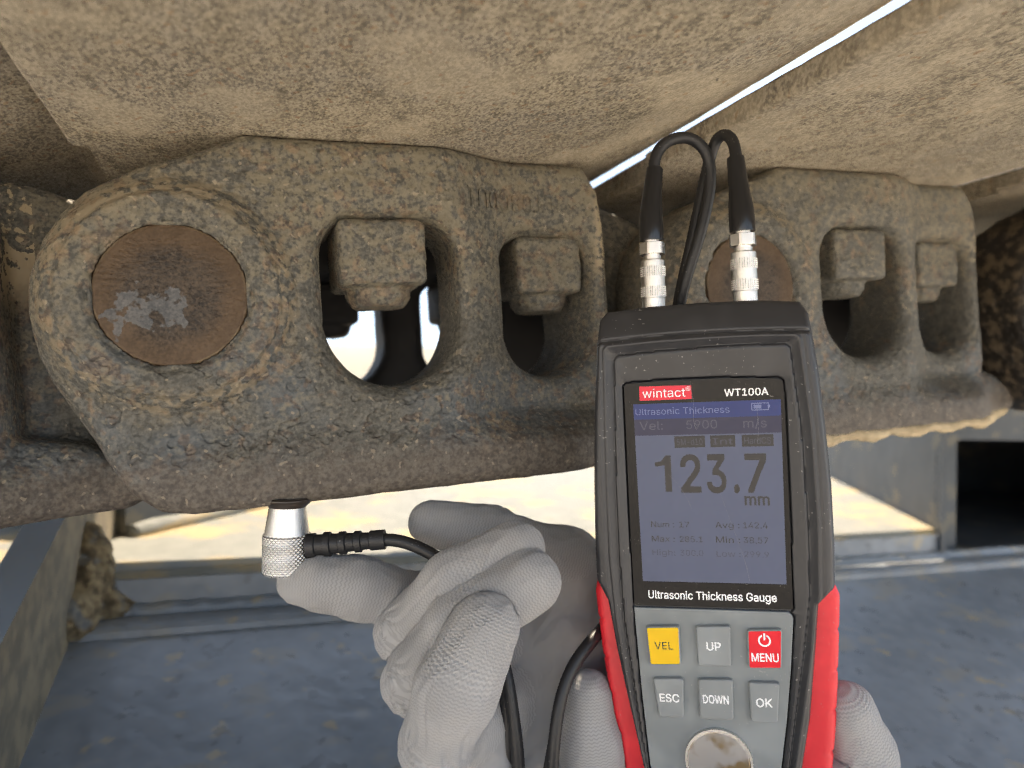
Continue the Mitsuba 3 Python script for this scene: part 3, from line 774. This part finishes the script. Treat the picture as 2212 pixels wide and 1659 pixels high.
obj('sleeve', sweep(sl1, np.array([3.35, 3.4, 3.3, 2.95, 2.6, 2.35]) / 1000, 28, 40), 'm_sleeve', cb, smooth=40)
sl2 = g3([(11.0, 68.4, -11.5), (11.0, 72, -11.5), (10.9, 75.5, -11.7), (10.7, 79, -12), (10.4, 84, -12.6), (10.1, 89.4, -13.3)])
obj('sleeve', sweep(sl2, np.array([3.4, 3.45, 3.3, 2.9, 2.6, 2.35]) / 1000, 28, 40), 'm_sleeve', cb, smooth=40)
r_c = .00165
k1 = [tuple(sl1[-2]), *(cp(*q) for q in [(1414, 350, .206), (1428, 318, .2065), (1458, 300, .207), (1492, 300, .2075), (1522, 325, .208), (1535, 375, .2085), (1526, 450, .209), (1505, 530, .21), (1480, 610, .212), (1466, 680, .215), (1452, 800, .222), (1400, 1100, .228), (1340, 1290, .224),
       (1296, 1362, .207), (1246, 1425, .198), (1214, 1500, .194), (1199, 1590, .192), (1192, 1700, .192), (1190, 1800, .195)])]
obj('cord', sweep(k1, r_c, 14, 220), 'm_rubber', cb, smooth=40)
k2 = [tuple(sl2[-2]), *(cp(*q) for q in [(1590, 345, .201), (1585, 312, .203), (1571, 293, .206), (1553, 297, .209), (1537, 330, .2115), (1522, 390, .2125), (1507, 460, .213), (1490, 540, .2135), (1472, 620, .215), (1460, 690, .218), (1445, 800, .224), (1390, 1100, .230), (1330, 1300, .226),
       (1290, 1372, .2095), (1240, 1440, .2005), (1212, 1510, .1965), (1197, 1600, .194), (1180, 1700, .194), (1175, 1800, .196)])]
obj('cord', sweep(k2, r_c, 14, 220), 'm_rubber', cb, smooth=40)
k3 = [cp(*q) for q in [(790, 1168, .2085), (850, 1167, .2085), (885, 1175, .2085), (925, 1193, .208), (970, 1225, .207), (1030, 1300, .206), (1070, 1380, .204), (1092, 1450, .200), (1106, 1530, .198), (1116, 1610, .197), (1122, 1720, .197)]]
obj('cord', sweep(k3, .00185, 14, 120), 'm_rubber', cb, smooth=40)
k4 = [cp(*q) for q in [(1060, 1340, .207), (1084, 1420, .203), (1092, 1500, .2005), (1097, 1580, .1995), (1098, 1720, .1995)]]
obj('cord', sweep(k4, .00185, 14, 60), 'm_rubber', cb, smooth=40)

# ---------------------------------------------------------------- ultrasonic probe
pr = thing('ultrasonic_probe', 'silver ultrasonic probe with knurled ring pressed against the underside of the link', 'probe')
PC = cp(619, 1194, .2095)                      # middle of the knurled ring
ax = C2W @ np.array([.022, 1., .0]); ax /= np.linalg.norm(ax)
bx = C2W @ np.array([1., 0, 0]); bx -= ax * (bx @ ax); bx /= np.linalg.norm(bx); cx_ = np.cross(bx, ax)
def probe(v):
    v = np.asarray(v) / 1000
    return PC + v[:, :1] * bx + v[:, 1:2] * ax + v[:, 2:3] * cx_
ncol, rk = 30, 6.75
aa = np.arange(ncol * 8) * 2 * np.pi / (ncol * 8)
yy = np.linspace(-5.7, 5.7, 72)
A, Yv = np.meshgrid(aa, yy, indexing='xy')
ph = Yv / .62 * np.pi / 2
dia = np.abs(np.sin(A * ncol / 2 + ph)) * np.abs(np.sin(A * ncol / 2 - ph))
rad = (rk - .25 + .36 * np.sqrt(dia)) * np.where(np.abs(Yv) > 5.4, .97, 1)
V = np.stack([rad * np.cos(A), Yv, rad * np.sin(A)], -1).reshape(-1, 3)
S = len(aa); i = np.arange(S); j = (i + 1) % S; fs = []
for k in range(71):
    fs += [np.stack([k * S + i, (k + 1) * S + j, k * S + j], 1), np.stack([k * S + i, (k + 1) * S + i, (k + 1) * S + j], 1)]
V = np.vstack([V, [[0, -5.7, 0], [0, 5.7, 0]]]); fs += [np.stack([i * 0 + 72 * S, i, j], 1), np.stack([i * 0 + 72 * S + 1, 71 * S + j, 71 * S + i], 1)]
obj('knurled_ring', moved(trimesh.Trimesh(V, np.vstack(fs), process=False), probe), 'm_nickel', pr, smooth=25)
obj('tip', moved(lathe([(6.35, 5.6), (6.3, 6.0), (4.75, 16.6), (4.7, 18.5)], 60), probe), 'm_nickel', pr, smooth=30)
obj('gel', moved(lathe([(4.6, 12.8), (5.3, 13.6), (6.4, 14.6), (7.2, 15.6), (7.2, 16.4)], 40), probe), 'm_gel', pr, smooth=True)
ba, bb = cp(664, 1179, .2085), cp(832, 1165, .2085)
L = np.linalg.norm(bb - ba) * 1000
tb, rb = [], []
prof_b = [(0, 3.5), (2.4, 3.5), (2.7, 3.0), (4.9, 3.0)]
for k in range(4):
    o = 4.9 + k * 4.45
    r0 = 3.55 - k * .22
    prof_b += [(o + .2, r0), (o + 1.9, r0 - .04), (o + 2.2, r0 - .62), (o + 4.3, r0 - .72)]
prof_b = [p for p in prof_b if p[0] < L - .1][:18]
prof_b += [(L, prof_b[-1][1])]
bd = (bb - ba) / np.linalg.norm(bb - ba)
obj('strain_relief', sweep([ba + bd * p[0] / 1000 for p in prof_b], [p[1] / 1000 for p in prof_b], 24), 'm_rubber', pr, smooth=25)

# ---------------------------------------------------------------- gloved hands
def hand_mesh(digits, palm, h=.7, k_palm=6., k_digit=1.1, pleat=.6, folds=()):
    """digits and palm: chains of (px, py, depth, radius in mm). One continuous surface, with uv along and around each bone."""
    bones, groups = [], []
    for gi, ch in enumerate(digits + palm):
        pts = [cp(*q[:3]) * 1000 for q in ch]
        run = 0
        for a, b, qa, qb in zip(pts, pts[1:], ch, ch[1:]):
            bones.append((a, b, qa[3], qb[3], gi, run)); run += np.linalg.norm(b - a)
    lo = np.min([np.minimum(b[0], b[1]) - max(b[2], b[3]) for b in bones], 0) - 3
    hi = np.max([np.maximum(b[0], b[1]) + max(b[2], b[3]) for b in bones], 0) + 3
    xs, ys, zs = grid(lo, hi, h)
    X, Y, Z = xs[:, None, None], ys[None, :, None], zs[None, None, :]
    def cone(b, x, y, z):
        a, e = b[0], b[1] - b[0]
        px, py, pz = x - a[0], y - a[1], z - a[2]
        t = np.clip((px * e[0] + py * e[1] + pz * e[2]) / (e @ e), 0, 1)
        return np.sqrt((px - t * e[0]) ** 2 + (py - t * e[1]) ** 2 + (pz - t * e[2]) ** 2) - (b[2] + (b[3] - b[2]) * t)
    total = None
    for gi in range(len(digits) + len(palm)):
        v = None
        for b in (b for b in bones if b[4] == gi):
            c = cone(b, X, Y, Z).astype(np.float32)
            v = c if v is None else smin(v, c, 2.5)
        kk = k_digit if gi < len(digits) else k_palm
        total = v if total is None else smin(total, v, kk)
    m = snet(total, (xs[0], ys[0], zs[0]), h)
    v, f, nn = meshkit.arrays(m, True)
    D, UA, VS, VC, G = [], [], [], [], np.array([b[4] for b in bones])
    for b in bones:
        e = b[1] - b[0]; L_ = np.linalg.norm(e); e = e / L_
        s = np.cross(e, FWD); s /= np.linalg.norm(s); w = np.cross(e, s)
        rel = v - b[0]
        an = np.arctan2(rel @ s, rel @ w)
        D.append(cone(b, v[:, 0], v[:, 1], v[:, 2])); UA.append(b[5] + np.clip(rel @ e, -12, L_ + 12)); VS.append(np.sin(an)); VC.append(np.cos(an))
    D, UA, VS, VC = map(np.array, (D, UA, VS, VC))
    gid = G[D.argmin(0)]
    W = np.exp(-(D - D.min(0)) / 1.5) * (G[:, None] == gid[None])
    W /= W.sum(0)
    ua, va = (W * UA).sum(0), np.arctan2((W * VS).sum(0), (W * VC).sum(0)) * 7.5
    along = C2W @ np.array([.62, .78, 0]); across = C2W @ np.array([.78, -.62, 0])
    q = np.column_stack([v @ along / 17, v @ across / 4.2, v @ FWD / 5])
    fold = 1 - np.abs(2 * meshkit.fbm(q @ TURN * 1.0, 2, 8) - 1)
    wr = (meshkit.fbm(v / 8 @ TURN, 3, 5) - .5) * .7 + pleat * (fold - .75) * .8
    l1 = np.array([next(np.linalg.norm(b[1] - b[0]) for b in bones if b[4] == q) for q in range(len(digits) + len(palm))])[gid]
    run = ua - l1
    for q, (v0, tilt_, a0, a1, amp) in enumerate(((-5.2, .10, -5, 24, .5), (-1.6, .16, -6, 17, .55), (2.6, .12, -4, 28, .5), (6.5, .05, -5, 15, .45))):
        line = va - v0 - tilt_ * (run - 8) - 1.1 * np.sin(run / 6 + gid * 2.1 + q)
        wr = wr + np.isin(gid, folds) * amp * ss(run, a0, a0 + 5) * ss(-run, -a1, 8 - a1) * (.55 * np.exp(-((line - .9) / .8) ** 2) - np.exp(-(line / .5) ** 2))
    v = v + nn * wr[:, None]
    ua = np.where(gid >= len(digits), ua - 1000, ua)
    return trimesh.Trimesh(v / 1000, f, process=False), np.column_stack([ua, va])


def z6(x, y): return 540 + .414 * x, 972 + .414 * y
def zz(*q): return [(*z6(a, b), dd, r) for a, b, dd, r in q]
digits = [zz((1180, 760, .231, 10), (860, 790, .218, 8.2), (560, 718, .2098, 8.9), (380, 690, .209, 8.0), (262, 690, .2088, 6.4)),
          zz((1640, 620, .236, 11.5), (1250, 445, .229, 9.3), (945, 378, .2265, 7.1)),
          zz((1180, 830, .227, 10), (815, 955, .207, 8.6), (1070, 690, .197, 8.8), (1390, 520, .199, 8.0)),
          zz((1250, 1000, .225, 10), (865, 1205, .199, 9.0), (1110, 905, .190, 9.0), (1455, 690, .191, 8.6)),
          zz((1320, 1300, .219, 10), (965, 1530, .187, 9.2), (1075, 1250, .177, 10.2), (1225, 935, .1795, 8.8))]
palm = [zz((1250, 880, .234, 13), (1330, 1250, .230, 15), (1480, 1700, .228, 20), (1500, 2050, .228, 24), (1560, 2500, .222, 25)),
        zz((1640, 640, .240, 15), (1640, 1000, .236, 20), (1560, 1700, .232, 23), (1540, 2050, .230, 26), (1580, 2550, .222, 26)),
        zz((1270, 1420, .205, 6), (1250, 1700, .202, 8), (1300, 2000, .208, 12))]
m, uv = hand_mesh(digits, palm, pleat=1., folds=(2, 3, 4))
def sleeve(parent, pts):
    P_ = np.array([cp(*q) for q in pts[:-1]] + [CAM - .30 * FWD + C2W @ np.array(pts[-1])])
    obj('sleeve', rough(sweep(P_, np.linspace(.031, .052, len(P_)), 36, 60), .003, .03, 3), 'm_sleeve_cloth', parent, smooth=True)
hand = tag(obj('gloved_hand', m, 'm_glove', smooth=True, uv=uv), 'right hand in a pale grey knitted glove pinching the probe, three fingers curled', 'hand')

sleeve(hand, [(*z6(1560, 2380), .222), (*z6(1700, 3000), .20), (*z6(1900, 3900), .15), (.14, -.40, 0)])


def z8(x, y): return 1188 + .3652 * x, 1053 + .3652 * y
def z9(*q): return [(*z8(a, b), dd, r) for a, b, dd, r in q]
digits = [z9((232, 1225, .2055, 7.0), (240, 1480, .2065, 9.6), (300, 1800, .210, 11), (480, 2150, .225, 14)),
          z9((1755, 1315, .1925, 7.4), (1835, 1560, .196, 9.0), (1880, 1800, .204, 9.5), (1700, 2000, .222, 11), (1300, 2150, .235, 12)),
          z9((1720, 1760, .1925, 7.4), (1840, 1960, .198, 9.0), (1700, 2150, .218, 11), (1300, 2250, .235, 12))]
palm = [z9((700, 2150, .232, 15), (900, 2600, .235, 22), (950, 3000, .235, 24), (980, 3350, .225, 24)), z9((1250, 2150, .234, 14), (1100, 2600, .235, 20))]
m, uv = hand_mesh(digits, palm)
hand = tag(obj('gloved_hand', m, 'm_glove', smooth=True, uv=uv), 'left hand in a pale grey knitted glove holding the gauge from below', 'hand')
sleeve(hand, [(*z8(975, 3220), .228), (*z8(1000, 3700), .205), (*z8(1000, 4500), .16), (-.08, -.42, 0)])
